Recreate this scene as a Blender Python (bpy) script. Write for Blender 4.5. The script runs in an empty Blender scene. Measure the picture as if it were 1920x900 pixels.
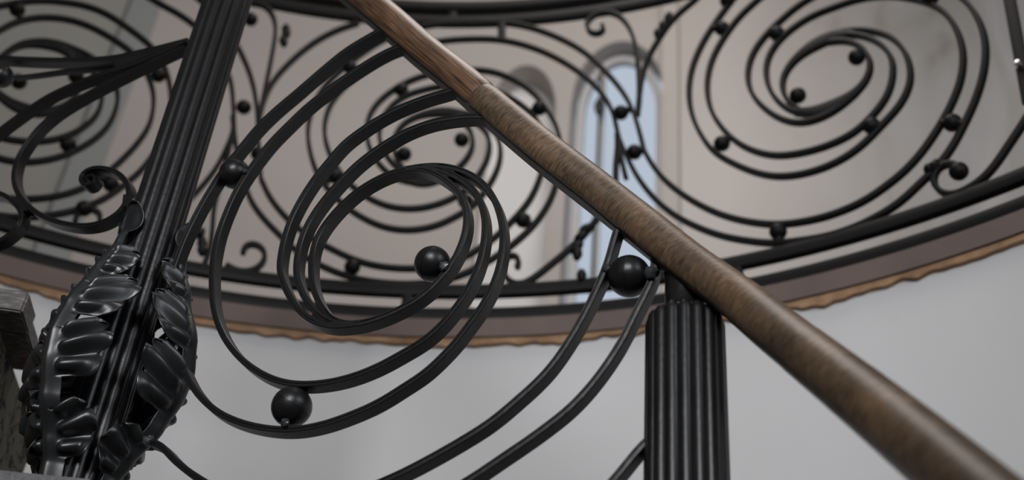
import bpy, bmesh, math, random
from mathutils import Vector, Matrix, noise
random.seed(4)
S = bpy.context.scene
COL = S.collection
R_ = math.radians

# ------------------------------------------------------------------ camera
FPX, PITCH, ROLL = 2200.0, R_(35.8), R_(5.43)
EYE = Vector((0, 0, 1.55))
cp, sp, cr, sr = math.cos(PITCH), math.sin(PITCH), math.cos(ROLL), math.sin(ROLL)
cam_d = bpy.data.cameras.new('camera')
cam = bpy.data.objects.new('camera', cam_d); COL.objects.link(cam)
right = Vector((cr, -sp*sr, cp*sr)); up = Vector((-sr, -sp*cr, cp*cr)); fwd = Vector((0, cp, sp))
cam.matrix_world = Matrix(((right.x, up.x, -fwd.x, EYE.x), (right.y, up.y, -fwd.y, EYE.y), (right.z, up.z, -fwd.z, EYE.z), (0, 0, 0, 1)))
cam_d.sensor_width = 36; cam_d.lens = 36*FPX/1920; cam_d.clip_start = .02
cam_d.dof.use_dof = True; cam_d.dof.focus_distance = 1.66; cam_d.dof.aperture_fstop = 2.7
S.camera = cam

# ------------------------------------------------------------------ world, lights, exposure
w = bpy.data.worlds.new('world'); S.world = w; w.use_nodes = True
w.node_tree.nodes['Background'].inputs[0].default_value = (.74, .84, 1.0, 1)
w.node_tree.nodes['Background'].inputs[1].default_value = .66
def area(name, loc, target, size, power, col, sy=None, spread=180):
    d = bpy.data.lights.new(name, 'AREA'); d.energy = power; d.color = col; d.size = size
    d.spread = R_(spread)
    if sy: d.shape = 'RECTANGLE'; d.size_y = sy
    o = bpy.data.objects.new(name, d); COL.objects.link(o); o.location = loc
    o.rotation_euler = (Vector(target)-Vector(loc)).to_track_quat('-Z', 'Y').to_euler()
    return o
area('stairwell_window_light', (-.9, -2.3, 3.5), (.22, 2.2, 2.25), 1.5, 21, (.97, .97, 1.0), 1.5, 60)
area('added_side_fill', (2.2, -1.2, 3.7), (-.6, 2.4, 2.4), 1.3, 44, (.88, .93, 1.0), 1.6)  # unseen fill from the right, added to brighten the walls; no known window
area('added_warm_fill', (.2, 1.6, 5.6), (.3, 3.4, 3.6), 1.2, 37, (1.0, .93, .88))  # warm fill added above the landing for the beige wall; no known lamp
S.view_settings.view_transform = 'Standard'; S.view_settings.look = 'None'
S.view_settings.gamma = 1; S.view_settings.use_curve_mapping = False
S.view_settings.exposure = -.1

# ------------------------------------------------------------------ surveyed geometry
def ray(px, py):
    x = (px-960)/FPX; y = -(py-450)/FPX
    x, y = cr*x-sr*y, sr*x+cr*y
    return Vector((x, cp-sp*y, sp+cp*y))
TH = R_(22); N = Vector((math.sin(TH), math.cos(TH), 0)); DN = 1.2       # vertical plane of the stair railing
def plane(px, py, off=0.0):
    r = ray(px, py); return EYE + r*((DN+off)/r.dot(N))
SC = 1.5                                                                 # round stairwell
CX, CY, RC = -.318*SC, .28*SC, 1.344*SC
Z0 = EYE.z + SC
def cyl(px, py, rad=None):
    rad = rad or RC
    r = ray(px, py); a = r.x**2+r.y**2; b = -2*(r.x*CX+r.y*CY); c = CX**2+CY**2-rad**2
    return EYE + r*((-b+math.sqrt(b*b-4*a*c))/(2*a))
def onc(phi, rad, z): return Vector((CX+rad*math.sin(phi), CY+rad*math.cos(phi), z))
def phi_of(p): return math.atan2(p.x-CX, p.y-CY)

# ------------------------------------------------------------------ materials
def mat(name, base, rough=.6, metal=0, spec=.5):
    m = bpy.data.materials.new(name); m.use_nodes = True
    b = m.node_tree.nodes['Principled BSDF']
    b.inputs['Base Color'].default_value = (*base, 1); b.inputs['Roughness'].default_value = rough
    b.inputs['Metallic'].default_value = metal; b.inputs['Specular IOR Level'].default_value = spec
    return m, m.node_tree.nodes, m.node_tree.links, b
def ramp(n, stops):
    r = n.new('ShaderNodeValToRGB'); e = r.color_ramp.elements
    while len(e) < len(stops): e.new(.5)
    for k, (p, c) in enumerate(stops): e[k].position = p; e[k].color = (*c, 1)
    return r
def noisy(m, n, l, b, scale, stops, bump=.0, bscale=None, detail=4, vec=None, dist=0):
    if vec is None:
        tc = n.new('ShaderNodeTexCoord'); vec = tc.outputs['Object']
    t = n.new('ShaderNodeTexNoise'); t.inputs['Scale'].default_value = scale; t.inputs['Detail'].default_value = detail
    t.inputs['Distortion'].default_value = dist; l.new(vec, t.inputs['Vector'])
    r = ramp(n, stops); l.new(t.outputs['Fac'], r.inputs['Fac']); l.new(r.outputs['Color'], b.inputs['Base Color'])
    if bump:
        t2 = n.new('ShaderNodeTexNoise'); t2.inputs['Scale'].default_value = bscale or scale*4; t2.inputs['Detail'].default_value = 3
        l.new(vec, t2.inputs['Vector'])
        bp = n.new('ShaderNodeBump'); bp.inputs['Strength'].default_value = bump; bp.inputs['Distance'].default_value = .002
        l.new(t2.outputs['Fac'], bp.inputs['Height']); l.new(bp.outputs['Normal'], b.inputs['Normal'])
    return r
IRON, n_, l_, b_ = mat('black_painted_iron', (.006, .006, .006), .37, 0, .42)
noisy(IRON, n_, l_, b_, 14, [(.3, (.0045, .0045, .005)), (.7, (.009, .009, .0095))], .25, 90)
IRON_B, n_, l_, b_ = mat('matt_black_iron', (.004, .004, .004), .5, 0, .16)
WELD, n_, l_, b_ = mat('weld_metal', (.05, .055, .06), .35, .4)
LEAFI, *_ = mat('satin_black_cast_iron', (.008, .009, .010), .36, 0, .75)
STEEL, n_, l_, b_ = mat('dark_steel_strip', (.03, .028, .027), .5, .3)
noisy(STEEL, n_, l_, b_, 25, [(.45, (.02, .02, .021)), (.72, (.05, .04, .035)), (.78, (.16, .06, .02))], .3, 60)
BOLT, *_ = mat('bright_bolt_steel', (.6, .6, .62), .25, 1)
PLAST, n_, l_, b_ = mat('grey_white_plaster', (.55, .55, .55), .8)
noisy(PLAST, n_, l_, b_, 1.3, [(.3, (.50, .50, .495)), (.7, (.56, .56, .56))], .2, 30)
BEIGE, n_, l_, b_ = mat('warm_beige_plaster', (.5, .44, .40), .8)
noisy(BEIGE, n_, l_, b_, 1.0, [(.3, (.44, .405, .38)), (.7, (.49, .45, .425))], .15, 30)
GREYB, n_, l_, b_ = mat('grey_plaster_light_falloff', (.36, .35, .32), .8)  # greyer plaster, with the left wall's light falloff darkened into its colour
noisy(GREYB, n_, l_, b_, 1.0, [(.3, (.33, .325, .30)), (.7, (.37, .365, .34))], .15, 30)
GREYP, *_ = mat('cool_grey_pilaster', (.30, .31, .31), .8)
WHITE, *_ = mat('white_reveal_plaster', (.74, .74, .74), .8)
FRAME, *_ = mat('white_window_paint', (.5, .5, .5), .5)
GLASS, n_, l_, b_ = mat('window_glass', (1, 1, 1), .02)
b_.inputs['Transmission Weight'].default_value = 1; b_.inputs['IOR'].default_value = 1.02
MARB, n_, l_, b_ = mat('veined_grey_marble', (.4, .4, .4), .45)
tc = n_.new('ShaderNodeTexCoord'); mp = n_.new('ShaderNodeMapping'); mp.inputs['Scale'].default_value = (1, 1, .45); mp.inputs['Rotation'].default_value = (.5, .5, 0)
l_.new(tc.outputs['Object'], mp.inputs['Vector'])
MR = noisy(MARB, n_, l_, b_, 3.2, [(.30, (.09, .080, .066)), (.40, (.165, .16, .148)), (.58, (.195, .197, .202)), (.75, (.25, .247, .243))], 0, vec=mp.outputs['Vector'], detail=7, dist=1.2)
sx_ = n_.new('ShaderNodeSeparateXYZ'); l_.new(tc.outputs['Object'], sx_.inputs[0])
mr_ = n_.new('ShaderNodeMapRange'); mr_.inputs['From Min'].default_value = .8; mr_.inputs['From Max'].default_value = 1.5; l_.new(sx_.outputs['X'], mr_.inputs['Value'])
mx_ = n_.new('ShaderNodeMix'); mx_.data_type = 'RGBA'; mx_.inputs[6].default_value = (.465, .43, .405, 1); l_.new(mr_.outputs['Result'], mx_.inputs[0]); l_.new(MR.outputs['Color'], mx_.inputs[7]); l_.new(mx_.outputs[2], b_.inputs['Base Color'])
VEIN, n_, l_, b_ = mat('green_grey_marble_black_veins', (.2, .2, .17), .75, 0, .12)
tc = n_.new('ShaderNodeTexCoord')
noisy(VEIN, n_, l_, b_, 16, [(.40, (.095, .09, .070)), (.46, (.085, .08, .064)), (.48, (.005, .005, .004)), (.51, (.005, .005, .004)), (.53, (.09, .085, .068))], 0, vec=tc.outputs['Object'], detail=9, dist=1.4)
STRING, n_, l_, b_ = mat('dusky_brown_stone_edge', (.1, .07, .06), .75)
noisy(STRING, n_, l_, b_, 5, [(.3, (.085, .062, .054)), (.7, (.135, .095, .08))], .3, 60)
RAW, n_, l_, b_ = mat('raw_ochre_brick_edge', (.3, .17, .09), .9)
noisy(RAW, n_, l_, b_, 16, [(.3, (.17, .095, .05)), (.7, (.42, .26, .15))], .6, 80)
FLOORM, *_ = mat('grey_stone_floor', (.3, .29, .28), .5)
LEDGE, n_, l_, b_ = mat('dark_grey_ledge', (.06, .058, .06), .5)
noisy(LEDGE, n_, l_, b_, 60, [(.3, (.05, .048, .05)), (.7, (.13, .125, .13))], .4, 200)
def wood(name, dark, mid, light, sx, sy, rough=.4, bands=22):
    m, n, l, b = mat(name, mid, rough)
    uv = n.new('ShaderNodeUVMap'); mp = n.new('ShaderNodeMapping'); mp.inputs['Scale'].default_value = (sx, sy, 1)
    l.new(uv.outputs['UV'], mp.inputs['Vector'])
    a = n.new('ShaderNodeTexNoise'); a.inputs['Scale'].default_value = 1; a.inputs['Detail'].default_value = 6; a.inputs['Distortion'].default_value = .6
    l.new(mp.outputs['Vector'], a.inputs['Vector'])
    r = ramp(n, [(.3, dark), (.5, mid), (.72, light)]); l.new(a.outputs['Fac'], r.inputs['Fac'])
    a2 = n.new('ShaderNodeTexNoise'); a2.inputs['Scale'].default_value = 9; a2.inputs['Detail'].default_value = 3
    l.new(uv.outputs['UV'], a2.inputs['Vector'])
    r2 = ramp(n, [(.35, (.55, .55, .55)), (.65, (1.15, 1.1, 1.05))]); l.new(a2.outputs['Fac'], r2.inputs['Fac'])
    mx = n.new('ShaderNodeMix'); mx.data_type = 'RGBA'; mx.blend_type = 'MULTIPLY'; mx.inputs[0].default_value = 1
    l.new(r.outputs['Color'], mx.inputs[6]); l.new(r2.outputs['Color'], mx.inputs[7]); l.new(mx.outputs[2], b.inputs['Base Color'])
    bp = n.new('ShaderNodeBump'); bp.inputs['Strength'].default_value = .35; bp.inputs['Distance'].default_value = .001
    l.new(a.outputs['Fac'], bp.inputs['Height']); l.new(bp.outputs['Normal'], b.inputs['Normal'])
    return m
WOOD_A = wood('oak_handrail_long_grain', (.022, .011, .006), (.105, .056, .030), (.20, .120, .072), 14, 330, .38)
WOOD_B = wood('oak_handrail_cross_figure', (.055, .033, .018), (.118, .076, .044), (.19, .128, .078), 260, 60, .42)
WOOD_C = wood('dark_oak_tread', (.020, .012, .008), (.055, .038, .030), (.34, .32, .31), 50, 330, .45)

# ------------------------------------------------------------------ mesh helpers
def obj(name, bm, m, parent=None, smooth=True, angle=35):
    me = bpy.data.meshes.new(name)
    bmesh.ops.recalc_face_normals(bm, faces=bm.faces[:])
    if smooth:
        for f in bm.faces: f.smooth = True
        for e in bm.edges:
            if len(e.link_faces) == 2 and e.calc_face_angle(0) > R_(angle): e.smooth = False
    bm.to_mesh(me); bm.free(); me.materials.append(m)
    o = bpy.data.objects.new(name, me); COL.objects.link(o)
    if parent:
        o.parent = parent; o.matrix_parent_inverse = Matrix.Translation(-parent.location)
    return o
def thing(name, label, cat, loc, group=None):
    o = bpy.data.objects.new(name, None); COL.objects.link(o); o.location = loc; o.empty_display_size = .05
    o['label'] = label; o['category'] = cat
    if group: o['group'] = group
    return o
def struct(name, bm, m, label=None, parent=None, **k):
    o = obj(name, bm, m, parent, **k)
    o['kind'] = 'structure'
    if label: o['label'] = label
    return o
def spline(P, step=.008, smooth=3):
    """centripetal Catmull-Rom through the surveyed points, evenly resampled and lightly faired"""
    P = [Vector(p) for p in P]
    if len(P) == 2: P = [P[0], P[0].lerp(P[1], .5), P[1]]
    Q = [2*P[0]-P[1]] + P + [2*P[-1]-P[-2]]; out = []
    for i in range(1, len(Q)-2):
        p0, p1, p2, p3 = Q[i-1:i+3]
        d1 = max((p1-p0).length, 1e-6)**.5; d2 = max((p2-p1).length, 1e-6)**.5; d3 = max((p3-p2).length, 1e-6)**.5
        m1 = ((p1-p0)/d1-(p2-p0)/(d1+d2)+(p2-p1)/d2)*d2; m2 = ((p2-p1)/d2-(p3-p1)/(d2+d3)+(p3-p2)/d3)*d2
        for k in range(16):
            t = k/16
            out.append(p1*(2*t**3-3*t*t+1)+m1*(t**3-2*t*t+t)+p2*(-2*t**3+3*t*t)+m2*(t**3-t*t))
    out.append(P[-1])
    L = [0]
    for a, b in zip(out, out[1:]): L.append(L[-1]+(b-a).length)
    n = max(3, int(L[-1]/step)); res = []; j = 0
    for k in range(n+1):
        s = L[-1]*k/n
        while j < len(L)-2 and L[j+1] < s: j += 1
        t = (s-L[j])/max(L[j+1]-L[j], 1e-9); res.append(out[j].lerp(out[j+1], t))
    for _ in range(smooth):
        res = [res[0]] + [(res[i-1]+res[i]*2+res[i+1])/4 for i in range(1, len(res)-1)] + [res[-1]]
    return res
PROF_G = [(-1, .0010), (-.82, 0), (-.42, 0), (-.28, .0012), (-.02, .0012), (.12, 0), (.80, .0002), (1, .0014)]
PROF_S = [(-1, .0012), (-.7, 0), (.7, 0), (1, .0012)]
def ribbon(bm, pts, nrm, tw, dep, prof=PROF_G, wfun=None):
    """flat bar on edge: thickness tw in the panel, depth dep along the panel normal, grooved front face"""
    rings = []; m = len(pts)
    for i, p in enumerate(pts):
        t = (pts[min(i+1, m-1)]-pts[max(i-1, 0)]).normalized()
        n = nrm(p) if callable(nrm) else nrm
        s = t.cross(n).normalized(); k = wfun(i/(m-1)) if wfun else 1
        sec = [(u*tw/2*k, v) for u, v in prof] + [(tw/2*k, dep), (-tw/2*k, dep)]
        rings.append([bm.verts.new(p+s*u+n*v) for u, v in sec])
    q = len(rings[0])
    for a, b in zip(rings, rings[1:]):
        for j in range(q): bm.faces.new((a[j], a[(j+1) % q], b[(j+1) % q], b[j]))
    bm.faces.new(rings[0]); bm.faces.new(rings[-1][::-1])
def lathe(bm, prof, axis_o, axis_d, seg=32, ref=None):
    """prof = (radius, distance along axis)"""
    d = Vector(axis_d).normalized(); x = (Vector(ref) if ref else d.orthogonal()).normalized(); y = d.cross(x)
    o = Vector(axis_o); rings = []
    for r, h in prof:
        if r < 1e-6: rings.append([bm.verts.new(o+d*h)]); continue
        rings.append([bm.verts.new(o+d*h+(x*math.cos(2*math.pi*k/seg)+y*math.sin(2*math.pi*k/seg))*r) for k in range(seg)])
    for a, b in zip(rings, rings[1:]):
        for k in range(seg):
            k2 = (k+1) % seg
            if len(a) == 1: bm.faces.new((a[0], b[k], b[k2]))
            elif len(b) == 1: bm.faces.new((a[k], a[k2], b[0]))
            else: bm.faces.new((a[k], a[k2], b[k2], b[k]))
def ball_bm(c, r, axis, seam=True, seg=40):
    bm = bmesh.new(); prof = []
    for k in range(25):
        a = math.pi*k/24; rr = r*math.sin(a)
        if seam and k == 12: prof += [(r, -r*.035), (r*.975, -r*.02), (r*.975, r*.02), (r, r*.035)]; continue
        prof.append((max(rr, 0), -r*math.cos(a)))
    lathe(bm, prof, c, axis, seg); return bm
def slab(bm, poly, n, dep):
    """polygon on the panel plane extruded by dep along the normal"""
    a = [bm.verts.new(p) for p in poly]; b = [bm.verts.new(p+n*dep) for p in poly]; k = len(a)
    bm.faces.new(a); bm.faces.new(b[::-1])
    for i in range(k): bm.faces.new((a[i], a[(i+1) % k], b[(i+1) % k], b[i]))
def boxpts(bm, v8):
    v = [bm.verts.new(p) for p in v8]
    for f in ((0, 1, 2, 3), (7, 6, 5, 4), (0, 4, 5, 1), (1, 5, 6, 2), (2, 6, 7, 3), (3, 7, 4, 0)): bm.faces.new([v[i] for i in f])
def shell(bm, rad, z0, z1, p0, p1, n=96, thick=.1, bottom=None):
    """curved wall band, inner face at rad"""
    rings = []
    for k in range(n+1):
        f = p0+(p1-p0)*k/n; zb = z0+(bottom(f) if bottom else 0)
        rings.append([bm.verts.new(onc(f, rad, zb)), bm.verts.new(onc(f, rad, z1)), bm.verts.new(onc(f, rad+thick, z1)), bm.verts.new(onc(f, rad+thick, z0))])
    for a, b in zip(rings, rings[1:]):
        for j in range(4): bm.faces.new((a[j], a[(j+1) % 4], b[(j+1) % 4], b[j]))
    bm.faces.new(rings[0]); bm.faces.new(rings[-1][::-1])

# ------------------------------------------------------------------ structure
A0, A1 = R_(-112), R_(100)
bm = bmesh.new(); shell(bm, RC+.016, 0, Z0-.062, -math.pi, math.pi, 180, .12)
struct('wall_lower', bm, PLAST, 'smooth grey white curved wall of the stairwell below the landing')
ZE = Z0-.012
bm = bmesh.new(); shell(bm, RC-.004, ZE-.055, ZE-.005, A0, A1, 160, .30)
struct('trim_1', bm, STRING, 'dusky brown curved stone edge of the landing under the balustrade')
bm = bmesh.new(); shell(bm, RC+.003, ZE-.071, ZE-.055, A0, A1, 700, .2, bottom=lambda f: .013*noise.noise(Vector((f*9, 3, 0)))+.009*noise.noise(Vector((f*60, 0, 0))))
struct('trim_2', bm, RAW, 'ragged raw ochre underside strip of the landing edge')
RW = 3.35
bm = bmesh.new(); shell(bm, RC+.05, Z0-.16, Z0-.02, A0, A1, 100, RW-RC+.3)
struct('ceiling', bm, PLAST, 'landing slab above the lower flight')
bm = bmesh.new(); boxpts(bm, [Vector(v) for v in ((-3, -3.2, 0), (3, -3.2, 0), (3, 3, 0), (-3, 3, 0), (-3, -3.2, -.1), (3, -3.2, -.1), (3, 3, -.1), (-3, 3, -.1))])
struct('floor', bm, FLOORM, 'grey stone floor at the foot of the stairwell')

def wphi(px, py=300): return phi_of(cyl(px, py, RW))
def wz(px, py): return cyl(px, py, RW).z
ZT = 6.2
def wall_with_arches(p0, p1, openings, rad, thick, z0, z1):
    """curved wall; each opening (a, b, spring, rise) is cut with an arched head and has real reveals"""
    bm = bmesh.new(); cuts = sorted({p0, p1, *[v for o in openings for v in o[:2]]}); cols = []
    for a, b in zip(cuts, cuts[1:]):
        op = next((o for o in openings if abs(o[0]-a) < 1e-6), None); n = 40 if op else max(4, int((b-a)/.02))
        for k in range(n):
            f0, f1 = a+(b-a)*k/n, a+(b-a)*(k+1)/n
            def lo(f):
                if not op: return z0
                m, h = (op[0]+op[1])/2, (op[1]-op[0])/2
                return op[2]+op[3]*math.sqrt(max(0, 1-((f-m)/h)**2))
            l0, l1 = lo(f0), lo(f1)
            q = [onc(f0, rad, l0), onc(f1, rad, l1), onc(f1, rad, z1), onc(f0, rad, z1)]
            bm.faces.new([bm.verts.new(p) for p in q])
            q = [onc(f0, rad+thick, l0), onc(f1, rad+thick, l1), onc(f1, rad+thick, z1), onc(f0, rad+thick, z1)]
            bm.faces.new([bm.verts.new(p) for p in q])
            if op: bm.faces.new([bm.verts.new(p) for p in (onc(f0, rad, l0), onc(f1, rad, l1), onc(f1, rad+thick, l1), onc(f0, rad+thick, l0))])
            else: pass
        if op:
            for f in (a, b): bm.faces.new([bm.verts.new(p) for p in (onc(f, rad, z0), onc(f, rad, op[2]), onc(f, rad+thick, op[2]), onc(f, rad+thick, z0))])
    bmesh.ops.remove_doubles(bm, verts=bm.verts[:], dist=1e-5)
    return bm
W1a, W1b = wphi(1064), wphi(1246)
W0a, W0b = wphi(906), wphi(1036)
spr1 = wz(1155, 190); cr1 = wz(1155, 78)
spr0 = wz(970, 215); cr0 = wz(970, 122)
WL = wphi(228, 60)
bm = wall_with_arches(A0, WL, [], RW, .13, Z0-.02, ZT)
struct('wall_left', bm, GREYB, 'greenish grey plaster wall at the left behind the newel post, light falloff in its colour', smooth=False)
bm = wall_with_arches(WL, W1b, [(W0a, W0b, spr0, cr0-spr0), (W1a, W1b, spr1, cr1-spr1)], RW, .13, Z0-.02, ZT)
struct('wall_back', bm, BEIGE, 'warm beige plaster wall with two tall arched openings behind the balustrade', smooth=False)
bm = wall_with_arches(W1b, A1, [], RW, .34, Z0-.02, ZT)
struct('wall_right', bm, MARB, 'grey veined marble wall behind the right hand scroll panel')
bm = wall_with_arches(A1, A0+2*math.pi, [], RW, .34, Z0-.02, ZT)
struct('wall_front', bm, BEIGE, 'wall of the stair hall on the viewer side')
bm = bmesh.new(); lathe(bm, [(0, ZT), (RW+.3, ZT), (RW+.3, ZT+.1), (0, ZT+.1)], (CX, CY, 0), (0, 0, 1), 96); struct('ceiling', bm, PLAST, 'ceiling of the round stair hall')
# pilaster strips beside the arches
def pil(a, b, name, m, lab, pr=.05):
    bm = bmesh.new(); shell(bm, RW-pr, Z0-.02, ZT, a, b, 6, pr+.01); struct(name, bm, m, lab, angle=20)
pil(W1b-.001, wphi(1276), 'trim_3', BEIGE, 'narrow pale pilaster at the right jamb of the arched window')
pil(wphi(225, 60), wphi(285, 60), 'trim_4', GREYP, 'grey pilaster strip at the upper left behind the newel post', .03)
# left niche back wall
bm = bmesh.new(); shell(bm, RW+.128, Z0-.02, ZT, W0a-.02, W0b+.02, 8, .05)
struct('wall_niche', bm, WHITE, 'white back of the left arched niche')
# arched window
win = thing('window_1', 'tall arched window with bluish daylight and a slim vertical lock rod', 'window', onc((W1a+W1b)/2, RW+.07, Z0))
win['kind'] = 'structure'
mid = (W1a+W1b)/2; hw = (W1b-W1a)/2
def arc_path(inset):
    P = [onc(W1a+inset, RW+.07, Z0-.02), onc(W1a+inset, RW+.07, spr1)]
    for k in range(1, 16):
        a = math.pi*k/16; P.append(onc(mid-(hw-inset)*math.cos(a), RW+.07, spr1+(cr1-spr1-inset*RW)*math.sin(a)))
    return P+[onc(W1b-inset, RW+.07, spr1), onc(W1b-inset, RW+.07, Z0-.02)]
er_mid = Vector((math.sin(mid), math.cos(mid), 0))
bm = bmesh.new(); ribbon(bm, arc_path(.010), er_mid, .03, .04, PROF_S); obj('window_frame', bm, FRAME, win)
for f in (.5,):
    a = W1a+(W1b-W1a)*.30
    bm = bmesh.new(); ribbon(bm, [onc(a, RW+.06, Z0), onc(a, RW+.06, Z0+.9), onc(a, RW+.06, cr1-.08)], er_mid, .025, .04, PROF_S); obj('mullion', bm, FRAME, win)
    bm = bmesh.new(); lathe(bm, [(.006, 0), (.006, cr1-.1-Z0)], onc(a, RW+.035, Z0), (0, 0, 1), 12); obj('lock_rod', bm, IRON, win)
    c = cyl(1104, 240, RW+.15)
    bm = bmesh.new(); lathe(bm, [(0, -.045), (.016, -.035), (.024, 0), (.016, .035), (0, .045)], onc(a, RW+.02, c.z), (0, 0, 1), 20); obj('window_handle', bm, IRON, win)
bm = bmesh.new(); P = arc_path(.012)
bm.faces.new([bm.verts.new(p+er_mid*.015) for p in P]); obj('pane', bm, GLASS, win, smooth=False)

# ------------------------------------------------------------------ background balustrade
def rad_n(p): return Vector((p.x-CX, p.y-CY, 0)).normalized()
fr = thing('landing_rail', 'curved black double top and base rails of the landing balustrade', 'railing', onc(0, RC, Z0))
def ringbar(name, z, h, dep, rad=RC):
    bm = bmesh.new(); pts = [onc(A0+(A1-A0)*k/220, rad, z) for k in range(221)]
    ribbon(bm, pts, rad_n, h, dep, [(-1, .001), (-.85, 0), (.85, 0), (1, .001)]); obj(name, bm, IRON_B, fr)
HB = .047*SC; HT = .68*SC
ringbar('base_rail', Z0-.001, .031, .035, RC-.004)
ringbar('base_rail', Z0+HB, .031, .022)
ringbar('top_rail', Z0+HT, .031, .022)
ringbar('top_rail', Z0+HT+.058, .030, .035, RC-.004)
def tie(px, py, z0, z1):
    p = cyl(px, py); f = phi_of(p); bm = bmesh.new(); q = onc(f, RC+.001, z0); q2 = onc(f, RC+.001, z1)
    ribbon(bm, [q, q.lerp(q2, .5), q2], rad_n(q), .024, .018, PROF_S); obj('rail_tie', bm, IRON_B, fr)
for px, py, a, b in ((204, 478, Z0, Z0+HB), (762, 562, Z0, Z0+HB), (1380, 510, Z0, Z0+HB), (848, 22, Z0+HT, Z0+HT+.058), (420, 20, Z0+HT, Z0+HT+.058), (1420, -60, Z0+HT, Z0+HT+.058)):
    tie(px, py, a, b)
TB, DB = .0118, .018
def clean(pts, end_fade=False): return pts
def pan(name, label, loc_px):
    p = cyl(*loc_px); return thing(name, label, 'railing panel', onc(phi_of(p), RC, Z0+HB), 'double spiral panels of the landing balustrade')
def bgbar(parent, px, name='scroll_bar', tw=TB, wfun=None, sm=4):
    pts = spline([cyl(*q) for q in px], .012, sm); bm = bmesh.new()
    ribbon(bm, pts, rad_n, tw, DB, PROF_S, wfun); BARS.setdefault(parent.name, []).extend(pts); return obj(name, bm, IRON_B, parent)
BARS = {}
def bgball(parent, px, py, r=.0205, name='ball'):
    c = cyl(px, py); n = rad_n(c); c = c+n*.007
    pts = BARS.get(parent.name, [])
    if pts:                                             # lug joining the two bars the ball sits between
        A = min(pts, key=lambda p: (p-c).length)
        B = [p for p in pts if (p-c).dot(A-c) < -.3*(p-c).length*(A-c).length]
        B = min(B, key=lambda p: (p-c).length) if B else None
        if B is not None and (A-c).length < .045 and (B-c).length < .055:
            bm = bmesh.new(); A = A+n*.008; B = B+n*.008; lathe(bm, [(0, 0), (.0095, 0), (.0095, (B-A).length), (0, (B-A).length)], A, B-A, 12); obj('lug', bm, IRON_B, parent)
    obj(name, ball_bm(c, r, n.cross(Vector((0, 0, 1))), False, 20), IRON_B, parent)
def bgstub(parent, a, b):
    """short spacer bar holding a ball between two scroll bars"""
    pass
def hubfun(u): return 1+1.5*math.sin(math.pi*min(1, max(0, u)))**1.5
def leaflets(parent, px):
    for (x, y, dx, dy, L) in px:
        c = cyl(x, y); e = cyl(x+dx, y+dy); d = (e-c).normalized(); bm = bmesh.new(); n = rad_n(c)
        lathe(bm, [(0, 0), (.009, L*.2), (.013, L*.55), (.008, L*.85), (0, L)], c+n*.004, d, 12); obj('leaflet', bm, IRON_B, parent)

M = pan('scroll_panel', 'middle black double spiral panel of the landing balustrade seen behind the handrail', (800, 500))
# spiral coming from the panel on the left, along the bottom, up the right side and over the top
bgbar(M, [(489, 331), (505, 365), (537, 405), (578, 438), (615, 460), (671, 486), (713, 496), (767, 500), (830, 493), (887, 469), (926, 442), (960, 410), (991, 373), (1008, 338), (1019, 300), (1020, 262), (1010, 228), (985, 199), (952, 177), (924, 165), (880, 157), (840, 156), (804, 162), (757, 177), (726, 204), (711, 238), (713, 266), (728, 294), (752, 317), (785, 333)])
bgbar(M, [(457, 330), (468, 368), (489, 400), (524, 437), (560, 470), (607, 497), (665, 518), (735, 528), (800, 527), (861, 513), (921, 482), (965, 451), (1005, 412), (1034, 364), (1048, 310), (1049, 262), (1040, 228), (1020, 196), (996, 168), (960, 144), (920, 130), (880, 127), (825, 131), (774, 145), (731, 169), (700, 199), (687, 234), (692, 272), (712, 306), (745, 332), (785, 340)])
# spiral over the top from the right, down the left side
bgbar(M, [(1206, 278), (1192, 224), (1180, 192), (1160, 160), (1132, 128), (1092, 92), (1040, 64), (980, 44), (920, 37), (860, 38), (790, 46), (728, 66), (680, 95), (640, 126), (606, 162), (585, 202), (577, 240), (581, 280), (598, 328), (636, 373), (665, 396), (700, 415), (727, 424), (767, 428), (815, 420), (849, 405), (887, 381), (912, 350), (930, 318), (938, 285), (932, 252), (910, 225), (875, 209), (840, 205)])
bgbar(M, [(1175, 292), (1158, 250), (1148, 208), (1128, 172), (1096, 140), (1052, 110), (1000, 86), (940, 71), (880, 69), (820, 74), (760, 88), (705, 115), (655, 150), (622, 188), (609, 225), (609, 255), (620, 290), (645, 330), (672, 355), (697, 371), (727, 383), (767, 388), (807, 383), (850, 367), (880, 345), (903, 315), (917, 280), (915, 252), (898, 230), (870, 216), (840, 211)])
bgbar(M, [(870, 211), (835, 206), (795, 210), (762, 224), (743, 245), (737, 270), (744, 296), (758, 316), (778, 330), (800, 337)], wfun=lambda u: 1+1.3*math.exp(-((u-.12)/.14)**2))
bgbar(M, [(762, 332), (785, 338), (815, 335), (845, 322), (868, 302), (883, 280), (886, 256), (877, 234), (860, 218), (840, 210)], wfun=lambda u: 1+1.3*math.exp(-((u-.12)/.14)**2))
bgbar(M, [(1153, 345), (1153, 310), (1157, 270), (1156, 248)], tw=.013)
bgbar(M, [(1153, 340), (1140, 372), (1113, 413), (1093, 437), (1067, 463), (1033, 491), (1003, 515), (975, 531), (955, 526), (943, 508), (942, 486), (953, 472), (968, 474), (975, 487), (968, 499)])
bgbar(M, [(1158, 262), (1165, 300), (1172, 330)])
bgbar(M, [(424, 493), (440, 504), (469, 506), (489, 496), (499, 477), (492, 460), (474, 451), (456, 457), (455, 472)])
bgbar(M, [(672, 39), (636, 51), (600, 69), (570, 90), (540, 117), (516, 144), (500, 172), (488, 212), (484, 250)])
bgbar(M, [(470, 2), (497, 6), (512, 25), (517, 50), (510, 100), (500, 150), (487, 212)])
bgbar(M, [(435, 215), (437, 240), (424, 275), (405, 312), (375, 350), (340, 385)], tw=.010)
bgbar(M, [(437, 240), (420, 320), (402, 380), (398, 430), (392, 470), (380, 500)])
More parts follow.
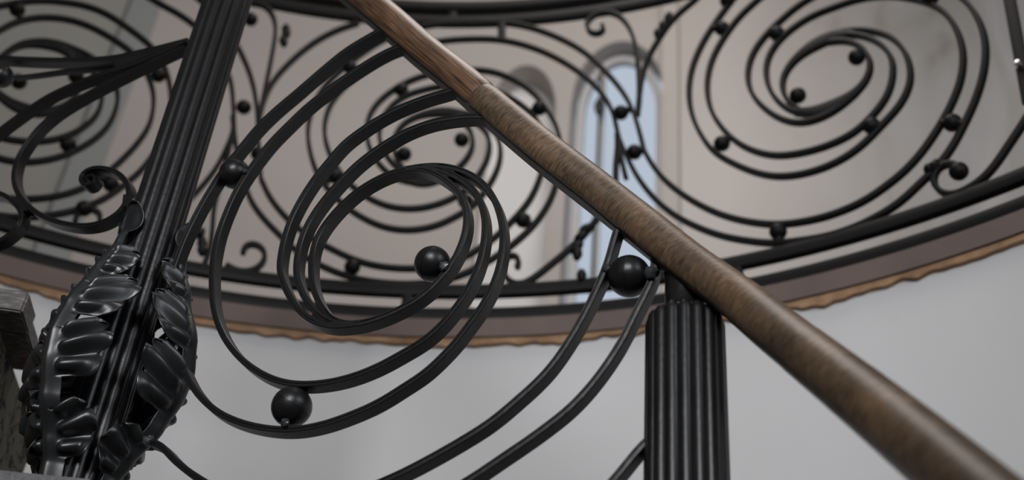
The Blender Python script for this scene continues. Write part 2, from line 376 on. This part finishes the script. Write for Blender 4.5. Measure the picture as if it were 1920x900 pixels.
for x, y in ((752, 165), (1010, 200), (980, 410), (628, 328), (872, 374), (1163, 208), (1188, 282), (657, 124), (660, 498), (865, 259), (757, 286), (457, 198), (484, 285)): bgball(M, x, y)
for x, y in ((940, 55), (770, 62)):
    bm = bmesh.new(); p = cyl(x, y-14); q = cyl(x, y+14); ribbon(bm, [p, p.lerp(q, .5), q], rad_n(p), .022, .018, PROF_S); obj('spacer_block', bm, IRON_B, M)
leaflets(M, [(1113, 418, -10, 6, .045), (1103, 432, -12, 8, .045), (1093, 448, -10, 12, .05), (1085, 460, -4, 20, .045), (533, 88, -2, -18, .05), (530, 74, 8, -14, .05), (535, 64, 2, -20, .045), (379, 438, 0, 16, .05), (383, 425, -8, 10, .04), (379, 452, 0, 12, .045), (1090, 530, 0, -16, .045)])

Nn = pan('scroll_panel', 'right black double spiral panel of the landing balustrade in front of grey marble', (1500, 440))
bgbar(Nn, [(1372, -6), (1344, 32), (1316, 76), (1296, 124), (1290, 172), (1296, 212), (1312, 248), (1336, 280), (1376, 304), (1416, 320), (1456, 327), (1504, 322), (1560, 303), (1608, 273), (1654, 227), (1685, 192), (1703, 154), (1703, 119), (1692, 91), (1668, 66), (1640, 56), (1605, 52), (1570, 57), (1535, 74)])
bgbar(Nn, [(1420, -6), (1384, 28), (1352, 72), (1332, 112), (1324, 160), (1332, 204), (1352, 236), (1376, 260), (1408, 278), (1452, 288), (1500, 283), (1552, 268), (1598, 245), (1633, 213), (1661, 175), (1671, 140), (1670, 108), (1654, 84), (1629, 68), (1600, 61), (1565, 62)])
bgbar(Nn, [(1372, -6), (1410, -45), (1460, -72)]); bgbar(Nn, [(1420, -6), (1460, -36), (1500, -55)])
bgbar(Nn, [(1600, 58), (1560, 64), (1520, 83), (1488, 108), (1468, 136), (1465, 164), (1478, 190), (1500, 204)], wfun=lambda u: 1+1.8*math.exp(-((u-.22)/.2)**2))
bgbar(Nn, [(1488, 206), (1530, 206), (1570, 190), (1603, 168), (1622, 146), (1630, 122), (1624, 98), (1606, 80), (1580, 72), (1550, 75)], wfun=lambda u: 1+1.8*math.exp(-((u-.2)/.16)**2))
bgbar(Nn, [(1206, 278), (1220, 303), (1245, 334), (1280, 362), (1315, 383), (1357, 401), (1402, 412), (1455, 417), (1507, 411), (1556, 399), (1615, 374), (1657, 346), (1696, 314), (1727, 279), (1760, 230), (1779, 195), (1797, 150), (1803, 102), (1794, 60), (1773, 25), (1745, 5), (1700, -8), (1650, -12), (1600, -4), (1560, 10), (1520, 26), (1480, 52), (1452, 80), (1436, 112), (1436, 148), (1448, 176), (1472, 199), (1500, 209), (1530, 207)])
bgbar(Nn, [(1175, 292), (1189, 320), (1217, 359), (1255, 394), (1297, 418), (1350, 438), (1402, 448), (1450, 452), (1500, 447), (1552, 438), (1600, 422), (1640, 403), (1682, 377), (1724, 338), (1752, 311), (1780, 275), (1805, 228), (1824, 187), (1839, 140), (1845, 94), (1839, 52), (1822, 17), (1800, -8), (1755, -34), (1700, -46), (1640, -48), (1570, -32), (1504, 0), (1464, 32), (1432, 64), (1408, 100), (1400, 140), (1408, 172), (1432, 200), (1464, 220), (1500, 227), (1540, 216), (1575, 195), (1603, 170)])
bgbar(Nn, [(1296, 0), (1260, 32), (1232, 72), (1212, 108), (1201, 148), (1196, 190), (1192, 212)], tw=.010)
bgbar(Nn, [(1296, 0), (1340, -40), (1380, -62)])
bgbar(Nn, [(1128, 43), (1134, 51), (1124, 60), (1108, 60), (1098, 46), (1103, 30), (1125, 19), (1150, 20), (1172, 38), (1188, 72), (1195, 120), (1197, 180), (1193, 212)])
bgbar(Nn, [(1960, 150), (1935, 195), (1913, 230), (1885, 272), (1850, 321), (1815, 349), (1780, 363), (1755, 354), (1745, 331), (1753, 310), (1776, 300), (1797, 307), (1801, 320), (1790, 325)])
for x, y in ((1352, 50), (1455, 60), (1604, 104), (1494, 176), (1352, 266), (1632, 233), (1783, 227), (1457, 431), (1362, -2), (1742, -8), (1795, 318)): bgball(Nn, x, y)
leaflets(Nn, [(1232, 72, 2, -18, .045), (1240, 58, 4, -18, .045), (1250, 44, 4, -18, .05), (1745, 325, 5, -12, .04), (1752, 305, -10, 8, .03)])

K = pan('scroll_panel', 'left black double spiral panel of the landing balustrade seen behind the newel post', (60, 430))
bgbar(K, [(-60, 20), (-30, 12), (0, 8), (40, 0), (80, -3), (120, 0), (165, 8), (204, 24), (240, 48), (264, 66), (282, 81), (306, 115), (319, 155), (320, 200), (306, 255), (285, 290), (264, 317), (240, 338), (198, 368), (162, 384), (120, 396), (45, 404), (0, 401), (-60, 385)])
bgbar(K, [(-60, 90), (-30, 70), (0, 54), (30, 38), (75, 29), (126, 32), (168, 45), (204, 64), (243, 90), (266, 115), (281, 145), (288, 170), (288, 198), (280, 232), (255, 269), (213, 311), (180, 336), (150, 352), (105, 365), (48, 370), (0, 367), (-60, 350)])
bgbar(K, [(-40, 140), (-15, 118), (9, 99), (36, 80), (75, 73), (110, 77), (140, 88), (172, 103), (200, 128), (218, 155), (222, 180), (216, 207), (204, 232), (180, 256), (144, 278), (105, 293), (45, 301), (0, 294), (-50, 270)])
bgbar(K, [(60, 78), (105, 79), (129, 90), (160, 112), (182, 140), (192, 170), (189, 198), (177, 219), (150, 240), (120, 254), (75, 262), (30, 260), (0, 254), (-50, 230)])
bgbar(K, [(9, 100), (30, 84), (65, 77), (100, 80), (130, 95), (142, 118), (146, 140)], wfun=lambda u: 1+1.3*math.exp(-((u-.5)/.2)**2))
bgbar(K, [(-30, 140), (-10, 165), (20, 190), (60, 205), (99, 205), (130, 190), (150, 165), (146, 140)], wfun=lambda u: 1+1.5*math.exp(-((u-.4)/.2)**2))
bgbar(K, [(240, -35), (295, 0), (340, 25), (375, 52), (410, 95), (432, 145), (438, 200), (440, 250), (450, 310), (457, 330)])
bgbar(K, [(330, -40), (375, -5), (420, 42), (452, 95), (472, 145), (482, 200), (484, 255), (487, 300), (489, 331)])
bgbar(K, [(141, 413), (142, 398), (157, 387), (180, 388), (193, 400), (187, 411)])
for x, y in ((33, 15), (143, 140), (128, 268), (297, 138), (208, 342), (158, 388), (36, 150), (470, 33)): bgball(K, x, y)

# flat brace with a bolt at the far right of the landing balustrade
br = thing('balustrade_brace', 'leaning black flat brace with a bright bolt at the right edge of the landing balustrade', 'brace', cyl(1900, 100))
a, b = cyl(1888, -20), cyl(1927, 190); bm = bmesh.new()
ribbon(bm, [a, a.lerp(b, .5), b], rad_n(a), .026, .008, PROF_S); obj('flat_bar', bm, IRON_B, br)
c = cyl(1911, 122); bm = bmesh.new(); lathe(bm, [(0, -.012), (.007, -.010), (.009, 0)], c, rad_n(c), 16); obj('bolt', bm, BOLT, br)

# ------------------------------------------------------------------ foreground stair railing
TF, DF = .0094, .0205
FO = -DF/2
def fbar(parent, px, tw=TF, wfun=None, name='scroll_bar', sm=5, dep=DF, off=FO, prof=PROF_G):
    pts = spline([plane(x, y, off) for x, y in px], .006, sm); bm = bmesh.new()
    ribbon(bm, pts, N, tw, dep, prof, wfun); return obj(name, bm, IRON, parent)
def fball(parent, px, py, rpx, axis_px=(1, -.8), off=0.0):
    c = plane(px, py, off); r = rpx/FPX*(c-EYE).dot(fwd)
    a = plane(px+axis_px[0]*20, py+axis_px[1]*20, off)-c
    o = obj('ball', ball_bm(c, r, a), IRON, parent); return o, c, r
def weld(parent, px, py, s=.006, off=FO):
    c = plane(px, py, off); bm = bmesh.new(); bmesh.ops.create_icosphere(bm, subdivisions=2, radius=s)
    for v in bm.verts: v.co = v.co*(1+.45*noise.noise(v.co*220))+c
    obj('weld', bm, WELD, parent)
P1 = thing('stair_railing_panel', 'near black wrought iron scroll panel with balls beneath the wooden handrail', 'railing panel', plane(800, 890))
bar_a = [(716, 52), (705, 58), (648, 92), (600, 131), (555, 170), (510, 208), (478, 240), (447, 278), (417, 317), (388, 361), (360, 412), (340, 455), (318, 515)]
fbar(P1, bar_a)
bar_a = [(344, 692), (351, 708), (362, 727), (381, 750), (411, 774), (453, 792), (500, 802), (547, 804), (600, 795), (653, 777), (707, 753), (760, 720), (792, 699), (819, 675), (855, 637), (873, 613), (900, 576), (921, 537), (935, 498), (941, 460), (942, 436), (939, 412), (929, 379), (913, 352), (887, 329), (858, 316), (825, 309), (790, 310), (760, 315)]
fbar(P1, bar_a)
bar_b = [(757, 83), (741, 87), (708, 103), (660, 133), (615, 165), (570, 201), (540, 230), (508, 262), (486, 289), (466, 316), (441, 356), (423, 395), (409, 433), (400, 472), (396, 507), (396, 535), (398, 568), (405, 598), (418, 629), (439, 659), (468, 686), (507, 708), (547, 718), (600, 717), (653, 706), (707, 685), (760, 656), (790, 638), (820, 613), (852, 576), (879, 535), (896, 495), (905, 460), (908, 430), (908, 410), (903, 386), (892, 361), (871, 340), (845, 325), (815, 314), (785, 311), (760, 315)]
fbar(P1, bar_b)
fbar(P1, [(850, 165), (839, 169), (800, 180), (757, 196), (713, 218), (670, 246), (641, 269), (617, 297), (591, 329), (567, 365), (547, 402), (533, 440), (525, 477), (523, 505), (530, 530), (543, 557), (559, 580), (581, 598), (607, 608), (637, 610), (665, 606)])
fbar(P1, [(905, 217), (890, 216), (843, 220), (800, 229), (757, 246), (713, 272), (670, 304), (633, 341), (604, 375), (580, 410), (564, 445), (556, 479), (554, 508), (560, 535), (571, 558), (586, 578), (603, 594), (625, 604), (652, 607), (675, 604)])
fbar(P1, [(690, 601), (662, 606), (638, 604), (620, 596), (607, 580), (593, 557), (585, 533), (582, 507), (583, 482), (589, 453), (604, 424), (628, 394), (660, 363), (692, 341), (727, 324), (756, 316), (788, 310), (820, 310)])
fbar(P1, [(745, 319), (775, 314), (808, 320), (837, 337), (858, 356), (870, 379), (874, 403), (872, 429), (864, 456), (849, 488), (831, 513), (808, 538), (782, 559), (756, 574), (727, 588), (687, 602), (647, 609), (615, 608), (590, 600)])
# forged webs where three bars flow into one
def web(parent, px, off=FO+.0012, dep=DF-.002):
    bm = bmesh.new(); slab(bm, [plane(x, y, off) for x, y in px], N, dep); obj('scroll_web', bm, IRON, parent)
web(P1, [(768, 311), (795, 306), (825, 306), (848, 312), (852, 322), (842, 331), (828, 333), (808, 327), (785, 318)])
web(P1, [(588, 586), (600, 583), (612, 580), (620, 588), (632, 598), (655, 604), (655, 613), (625, 614), (598, 606), (580, 595)])
g = [(1156, 428), (1150, 447), (1139, 487), (1122, 530), (1098, 580), (1064, 640), (1022, 697), (970, 746), (917, 790), (867, 822), (813, 853), (760, 881), (700, 908), (640, 930)]
h = [(1226, 478), (1226, 503), (1217, 532), (1200, 566), (1183, 600), (1163, 640), (1120, 704), (1070, 760), (1000, 815), (940, 856), (890, 890), (840, 920), (780, 950)]
fbar(P1, g); fbar(P1, h, tw=.0095)
fbar(P1, [(279, 826), (299, 833), (322, 858), (349, 881), (378, 900), (430, 930), (490, 955)])
fbar(P1, [(1212, 825), (1198, 838), (1174, 868), (1150, 897), (1120, 930)])
for x, y, r, ax in ((440, 326, 29, (1, -.1)), (547, 763, 38.5, (-.7, 1)), (811, 495, 34.5, (1, .3)), (1180, 518, 40.5, (1, -.1))):
    fball(P1, x, y, r, ax, 0.001)
weld(P1, 536, 794, .0065); weld(P1, 833, 500, .0075); weld(P1, 460, 322, .005); weld(P1, 1222, 512, .010); weld(P1, 1138, 504, .006)
weld(P1, 278, 827, .008)

P2 = thing('stair_railing_panel', 'near black iron scrollwork with a rolled scroll end at the left of the newel post', 'railing panel', plane(120, 430))
fbar(P2, [(350, 74), (330, 83), (290, 100), (250, 117), (210, 130), (150, 151), (90, 178), (45, 207), (0, 240), (-50, 280)], wfun=lambda u: 1+.5*math.exp(-((u-.22)/.14)**2))
fbar(P2, [(350, 74), (320, 82), (280, 92), (240, 101), (200, 108), (120, 111), (60, 110), (0, 107), (-60, 103)], wfun=lambda u: 1.25)
web(P2, [(335, 77), (300, 84), (255, 94), (218, 103), (216, 115), (208, 121), (225, 124), (262, 112), (300, 95), (335, 84)])
fbar(P2, [(214, 119), (170, 126), (120, 131), (70, 138), (25, 143)], tw=.006, wfun=lambda u: 1-.35*u, dep=.012)
fbar(P2, [(345, 86), (333, 90), (300, 105), (270, 119), (210, 149), (150, 181), (105, 209), (72, 237), (51, 263), (34, 290), (25, 320), (26, 344), (37, 368), (60, 392), (90, 409), (126, 419), (162, 421), (195, 413), (222, 395), (236, 374), (240, 356), (234, 338), (219, 323), (195, 314), (171, 314), (154, 322), (149, 334), (155, 345), (167, 347), (176, 340), (176, 329), (168, 325), (162, 331)], sm=2, wfun=lambda u: 1 if u < .8 else 1-.45*(u-.8)/.2)
fbar(P2, [(-50, 350), (0, 362), (20, 374), (35, 390), (40, 404), (33, 422), (17, 438), (0, 449), (-40, 462)])
web(P2, [(24, 370), (40, 372), (52, 388), (50, 396), (42, 394), (34, 398), (28, 384)])
fball(P2, 3, 143, 22, (1, -.1))
bm = bmesh.new(); p = plane(240, 380, -.012)
slab(bm, [plane(x, y, -.0125) for x, y in ((231, 364), (250, 366), (250, 384), (228, 388))], N, .026); obj('collar', bm, IRON, P2)

# ------------------------------------------------------------------ newel posts
UP = Vector((0, 0, 1))
def reeded(parent, base, R, n, z0, z1, ref, rr=None, taper=None):
    rr = rr or R*math.sin(math.pi/n)*1.02; rc = R-rr
    bm = bmesh.new(); lathe(bm, [(0, z0), (rc*.99, z0), (rc*.99, z1), (0, z1)], Vector((base.x, base.y, 0)), UP, 32); obj('core', bm, IRON, parent)
    a0 = math.atan2(ref.y, ref.x); me = None
    for k in range(n):
        a = a0+2*math.pi*k/n
        if me is None:
            bm = bmesh.new(); h = z1-z0
            pr = [(0, z0), (rr, z0), (rr, z1-(taper or 0)), (rr*.9, z1-(taper or 0)*.5), (rr*.55 if taper else rr, z1), (0, z1)]
            lathe(bm, pr, Vector((0, 0, 0)), UP, 20)
            o = obj('reed', bm, IRON, parent); me = o.data
        else:
            o = bpy.data.objects.new('reed', me); COL.objects.link(o); o.parent = parent; o.matrix_parent_inverse = Matrix.Translation(-parent.location)
        o.location = (base.x+rc*math.cos(a), base.y+rc*math.sin(a), 0)
B1 = plane(284, 450); B1 = Vector((B1.x, B1.y, 0)); RP = .0425
zt = plane(284, 450).z
def zax(py):
    """height on the newel axis at the level photographed at row py"""
    r = ray(427-.318*py, py); k = (r.x*B1.x+r.y*B1.y)/(r.x**2+r.y**2); return EYE.z+r.z*k
nw = thing('newel_post', 'tall reeded black newel post wrapped in acanthus leaves at the left', 'post', Vector((B1.x, B1.y, zax(960))))
toc = Vector((EYE.x-B1.x, EYE.y-B1.y, 0)).normalized()      # towards the viewer side of the stair
reeded(nw, B1, RP, 12, zax(960), zax(-190), toc)
sd = Vector((-toc.y, toc.x, 0))                              # to the right hand of the post seen from the flight
if sd.dot(right) < 0: sd = -sd
PROFR = [(960, 1.15), (900, 1.28), (860, 1.62), (800, 2.3), (740, 2.72), (700, 2.82), (640, 2.62), (560, 1.95), (500, 1.42), (460, 1.20), (440, 1.26), (420, 1.40), (400, 1.62)]
ZP = [(zax(y), r*RP) for y, r in PROFR]
def rprof(z):
    if z <= ZP[0][0]: return ZP[0][1]
    for (a, ra), (b, rb) in zip(ZP, ZP[1:]):
        if a <= z <= b: t = (z-a)/(b-a); t = t*t*(3-2*t)*.5+t*.5; return ra+(rb-ra)*t
    return ZP[-1][1]
LZ0, LZ1 = zax(955), zax(418); LH = LZ1-LZ0
def leaf(az, seed, groups):
    """one keeled acanthus leaf: stem band, groups of three rolled lobes on both sides, spoon shaped tip"""
    rnd = random.Random(seed); bm = bmesh.new()
    er = (toc*math.cos(az)+sd*math.sin(az)).normalized(); et = UP.cross(er)
    def L(z, y, n):
        r = rprof(z); dr = (rprof(z+.005)-rprof(z-.005))/.01
        nn = (er-UP*dr).normalized(); ay = abs(y)
        r2 = max(r-.80*(math.sqrt(ay*ay+.014**2)-.014), RP*1.04)
        return Vector((B1.x, B1.y, 0))+UP*z+er*r2+et*y+nn*n
    def group(u, side):
        for k, (ug, hg, wg) in enumerate(groups):
            j = .012*math.sin(seed*3+k*5+side)
            t = (u-ug-j)/hg
            if abs(t) < 1: return t, wg*(1+.10*math.sin(seed*7+k*3+side*2))
        return None, 0
    NU, NV = 230, 22
    for side in (-1, 1):
        g = []
        for i in range(NU+1):
            u = i/NU; z0 = LZ0+LH*u; t, wg = group(u, side)
            base = max(.006, .021-.003*min(1, u/.2)-.011*max(0, min(1, (u-.5)/.36)))
            lob = 0
            if t is not None:
                env = (1-abs(t)**2.6)**.55
                lob = wg*env*(.48+.52*abs(math.cos(1.5*math.pi*t))**.6)*(1.0-.22*t*t-.10*t)
            tip = 0
            if u > .87:
                q = (u-.87)/.13; tip = .0165*math.sin(math.pi*min(1, q*.86))**.8*(1 if q < .9 else math.sqrt(max(0, 1-((q-.9)/.1)**2))); base = base*(1-q)
            row = []
            for k in range(NV+1):
                v = k/NV; y = v*(base+tip)+v*lob; T = t or 0
                fr_ = max(0, min(1, (y-base*.55)/.010)); fr_ = fr_*fr_*(3-2*fr_)
                rise = (.85+.75*T)*lob*v**1.15
                n = .0065*math.exp(-(y/.009)**2)*(1 if u < .86 else max(0, 1-(u-.86)/.05))
                if t is not None:
                    r3 = math.cos(1.5*math.pi*t)**2
                    n += fr_*.0115*r3*math.sin(math.pi*min(1, v*1.05))**.8*min(1, lob/.02)-fr_*.0065*(1-r3)*min(1, v*2)*min(1, lob/.02)
                    e = max(0, (v-.78)/.22); n += .007*e*r3*min(1, lob/.02); rise -= .013*e*e*r3*min(1, lob/.02)
                if tip: n += -.0045*(1-v*v)*min(1, (u-.87)/.03)+.003*v**4
                row.append(bm.verts.new(L(z0+rise, side*y, n)))
            g.append(row)
        for a, b in zip(g, g[1:]):
            for k in range(NV):
                bm.faces.new((a[k], a[k+1], b[k+1], b[k]))
    bmesh.ops.remove_doubles(bm, verts=bm.verts[:], dist=1e-5)
    # little node on the spoon tip
    bmesh.ops.create_icosphere(bm, subdivisions=2, radius=.0035, matrix=Matrix.Translation(L(LZ1, 0, .001)))
    o = obj('acanthus_leaf', bm, LEAFI, nw, angle=80)
    md = o.modifiers.new('thickness', 'SOLIDIFY'); md.thickness = .0016; md.offset = -1
    return o
GR = [(.16, .056, .038), (.36, .066, .054), (.555, .060, .050), (.735, .050, .032)]
for k, az in enumerate((-45, 62, -122, 155)): leaf(R_(az), 7+k, GR)

# right newel, fluted, carrying the handrail
B2 = plane(1286, 750, .004)
def zax2(py):
    r = ray(1286, py); k = (r.x*B2.x+r.y*B2.y)/(r.x**2+r.y**2); return EYE.z+r.z*k
B2b = Vector((B2.x, B2.y, 0)); R2 = 77.5/FPX*(B2-EYE).dot(fwd)
nw2 = thing('newel_post', 'fluted black newel post at right carrying the wooden handrail on a slim neck', 'post', Vector((B2.x, B2.y, zax2(960))))
toc2 = Vector((EYE.x-B2.x, EYE.y-B2.y, 0)).normalized()
reeded(nw2, B2b, R2, 16, zax2(960), zax2(597), toc2, taper=.012)
bm = bmesh.new(); zc = zax2(597); rn = R2*.52
lathe(bm, [(0, zc-.012), (R2*.80, zc-.012), (R2*.74, zc-.001), (rn*1.25, zc+.004), (rn, zc+.014), (rn*.98, zc+.05), (rn*1.05, zax2(500)), (0, zax2(500))], B2b, UP, 40); obj('neck', bm, IRON, nw2)

# ------------------------------------------------------------------ handrail
HC = [(560, -105, 58, 1.0), (640, -34, 62, 1.0), (735, 45, 66, 1), (795, 98, 67, 1), (860, 149, 69, 1), (932, 212, 73, 1), (1020, 285, 78, 1), (1100, 346, 81, 1), (1180, 408, 83, .998), (1300, 503, 86, .985), (1385, 563, 90, .97), (1455, 619, 98, .945), (1630, 757, 122, .865), (1780, 880, 142, .80), (1915, 995, 160, .745), (2080, 1140, 180, .69)]
cent = []
for x, y, wpx, k in HC:
    r = ray(x, y); t = (DN+.004)/r.dot(N)*k; cent.append((EYE+r*t, wpx*t/FPX/2))
for c_, r_ in cent: pass
hp = spline([c for c, r in cent], .010, 8)
def rad_at(i):
    p = hp[i]; best = min(range(len(cent)-1), key=lambda j: (cent[j][0]-p).length+(cent[j+1][0]-p).length)
    a, b = cent[best], cent[best+1]; t = max(0, min(1, (p-a[0]).dot(b[0]-a[0])/(b[0]-a[0]).length_squared)); return a[1]+(b[1]-a[1])*t
HR = [rad_at(i) for i in range(len(hp))]; mean = sum(HR)/len(HR); HR = [.25*mean+.75*r for r in HR]
jt = min(range(len(hp)), key=lambda i: (hp[i]-plane(906, 190, .004)).length)
hr = thing('handrail', 'rounded brown oak handrail descending from top centre to lower right', 'handrail', hp[jt])
def railframe(i):
    t = (hp[min(i+1, len(hp)-1)]-hp[max(i-1, 0)]).normalized(); s = t.cross(UP).normalized(); return t, s, s.cross(t)
def railprof(r):
    out = []; m = 28                                     # round top and sides, rebated flat underneath
    for k in range(m+1):
        a = R_(-52)+R_(284)*k/m; out.append((r*math.cos(a), r*math.sin(a)*1.0))
    out += [(-r*.50, -r*.80), (-r*.46, -r*.62), (r*.46, -r*.62), (r*.50, -r*.80)]
    return out
def rail(i0, i1, m, name, lab=None):
    bm = bmesh.new(); uvl = bm.loops.layers.uv.new('UVMap'); rings = []; q = None; info = {}
    for i in range(i0, i1+1):
        t, s, u = railframe(i); r = HR[i]*(1 if i0+0 < i < i1 or True else .97)
        if i in (i0, i1): r *= .94
        pr = railprof(r); ring = [bm.verts.new(hp[i]+s*a+u*b) for a, b in pr]; q = len(ring); rings.append(ring)
        if i == i0 or i == i1-1:
            pass
    for k, (a, b) in enumerate(zip(rings, rings[1:])):
        for j in range(q):
            f = bm.faces.new((a[j], a[(j+1) % q], b[(j+1) % q], b[j]))
            L_ = f.loops; uv = ((k, j), (k, j+1), (k+1, j+1), (k+1, j))
            for lp, (x, y) in zip(L_, uv): lp[uvl].uv = (x*.010, y*.006)
    bm.faces.new(rings[0]); bm.faces.new(rings[-1][::-1])
    o = obj(name, bm, m, hr, angle=40)
    if lab: o['label'] = lab
rail(0, jt, WOOD_A, 'handrail_section', 'upper section with long straight grain')
rail(jt+0, len(hp)-1, WOOD_B, 'handrail_section', 'lower section with fine cross figure')
bm = bmesh.new(); rings = []
for i in range(len(hp)):
    t, s, u = railframe(i); r = HR[i]
    rings.append([bm.verts.new(hp[i]+s*(a*r)+u*(b*r)) for a, b in ((-.44, -.60), (.44, -.60), (.44, -.84), (.40, -.87), (-.40, -.87), (-.44, -.84))])
for a, b in zip(rings, rings[1:]):
    for j in range(6): bm.faces.new((a[j], a[(j+1) % 6], b[(j+1) % 6], b[j]))
bm.faces.new(rings[0]); bm.faces.new(rings[-1][::-1]); obj('steel_strip', bm, STEEL, hr)

# ------------------------------------------------------------------ stair edge at the lower left
c0 = plane(41, 585, .05)                                      # lower front corner of the tread end
def hdir(px, py, px2, py2):
    """horizontal direction of a level edge through two surveyed points"""
    n = ray(px, py).cross(ray(px2, py2)); d = n.cross(UP).normalized(); return d
dback = hdir(41, 585, 68, 672); dback = dback if dback.y > 0 else -dback
dleft = hdir(41, 585, 0, 579); dleft = dleft if dleft.x < 0 else -dleft
hT = .040
tr = thing('stair_tread', 'end of a dark oak stair tread jutting in at the left edge', 'stair tread', c0)
def uvbox(bm, o, a, b, c):
    v = [o, o+a, o+a+b, o+b, o+c, o+a+c, o+a+b+c, o+b+c]; boxpts(bm, v); uvl = bm.loops.layers.uv.new('UVMap')
    A, Bq, Cq = a.normalized(), b.normalized(), c.normalized()
    for f in bm.faces:
        f.normal_update(); n = f.normal
        ax = [x for x in (A, Bq, Cq) if abs(x.dot(n)) < .7][:2]
        for lp in f.loops: d = lp.vert.co-o; lp[uvl].uv = (d.dot(ax[0]), d.dot(ax[1]))
    bmesh.ops.bevel(bm, geom=bm.edges[:], offset=.003, segments=2, affect='EDGES')
bm = bmesh.new(); uvbox(bm, c0, dleft*.5, dback*.075, UP*hT); obj('tread_board', bm, WOOD_C, tr, smooth=False)
bm = bmesh.new(); o_ = c0+dback*.078+UP*.003; uvbox(bm, o_-dback*.0+dleft*.004, dleft*.49, dback*.14, UP*.03); obj('tread_board', bm, WOOD_C, tr, smooth=False)
o_ = c0+dleft*.048
q_ = [o_, o_+dback*.48, o_+dback*.48+dleft*.4, o_+dleft*.4]; dn = UP*(c0.z-.002)
bm = bmesh.new(); boxpts(bm, [p-dn for p in q_]+q_)
st = obj('stair_string', bm, VEIN, None, smooth=False); st['label'] = 'green grey marbled stair string with black veins below the oak tread end'; st['category'] = 'stair string'
e1 = plane(172, 897, -.10); dl = hdir(0, 880, 172, 897); dl = dl if dl.x > 0 else -dl
bk = UP.cross(dl); bk = bk if bk.y > 0 else -bk
bm = bmesh.new(); uvbox(bm, e1-UP*.05-dl*.6, dl*.6, bk*.02, UP*.05)
lg = obj('stair_nosing', bm, LEDGE, None, smooth=False); lg['label'] = 'dark grey stair nosing along the bottom left corner'; lg['category'] = 'stair nosing'
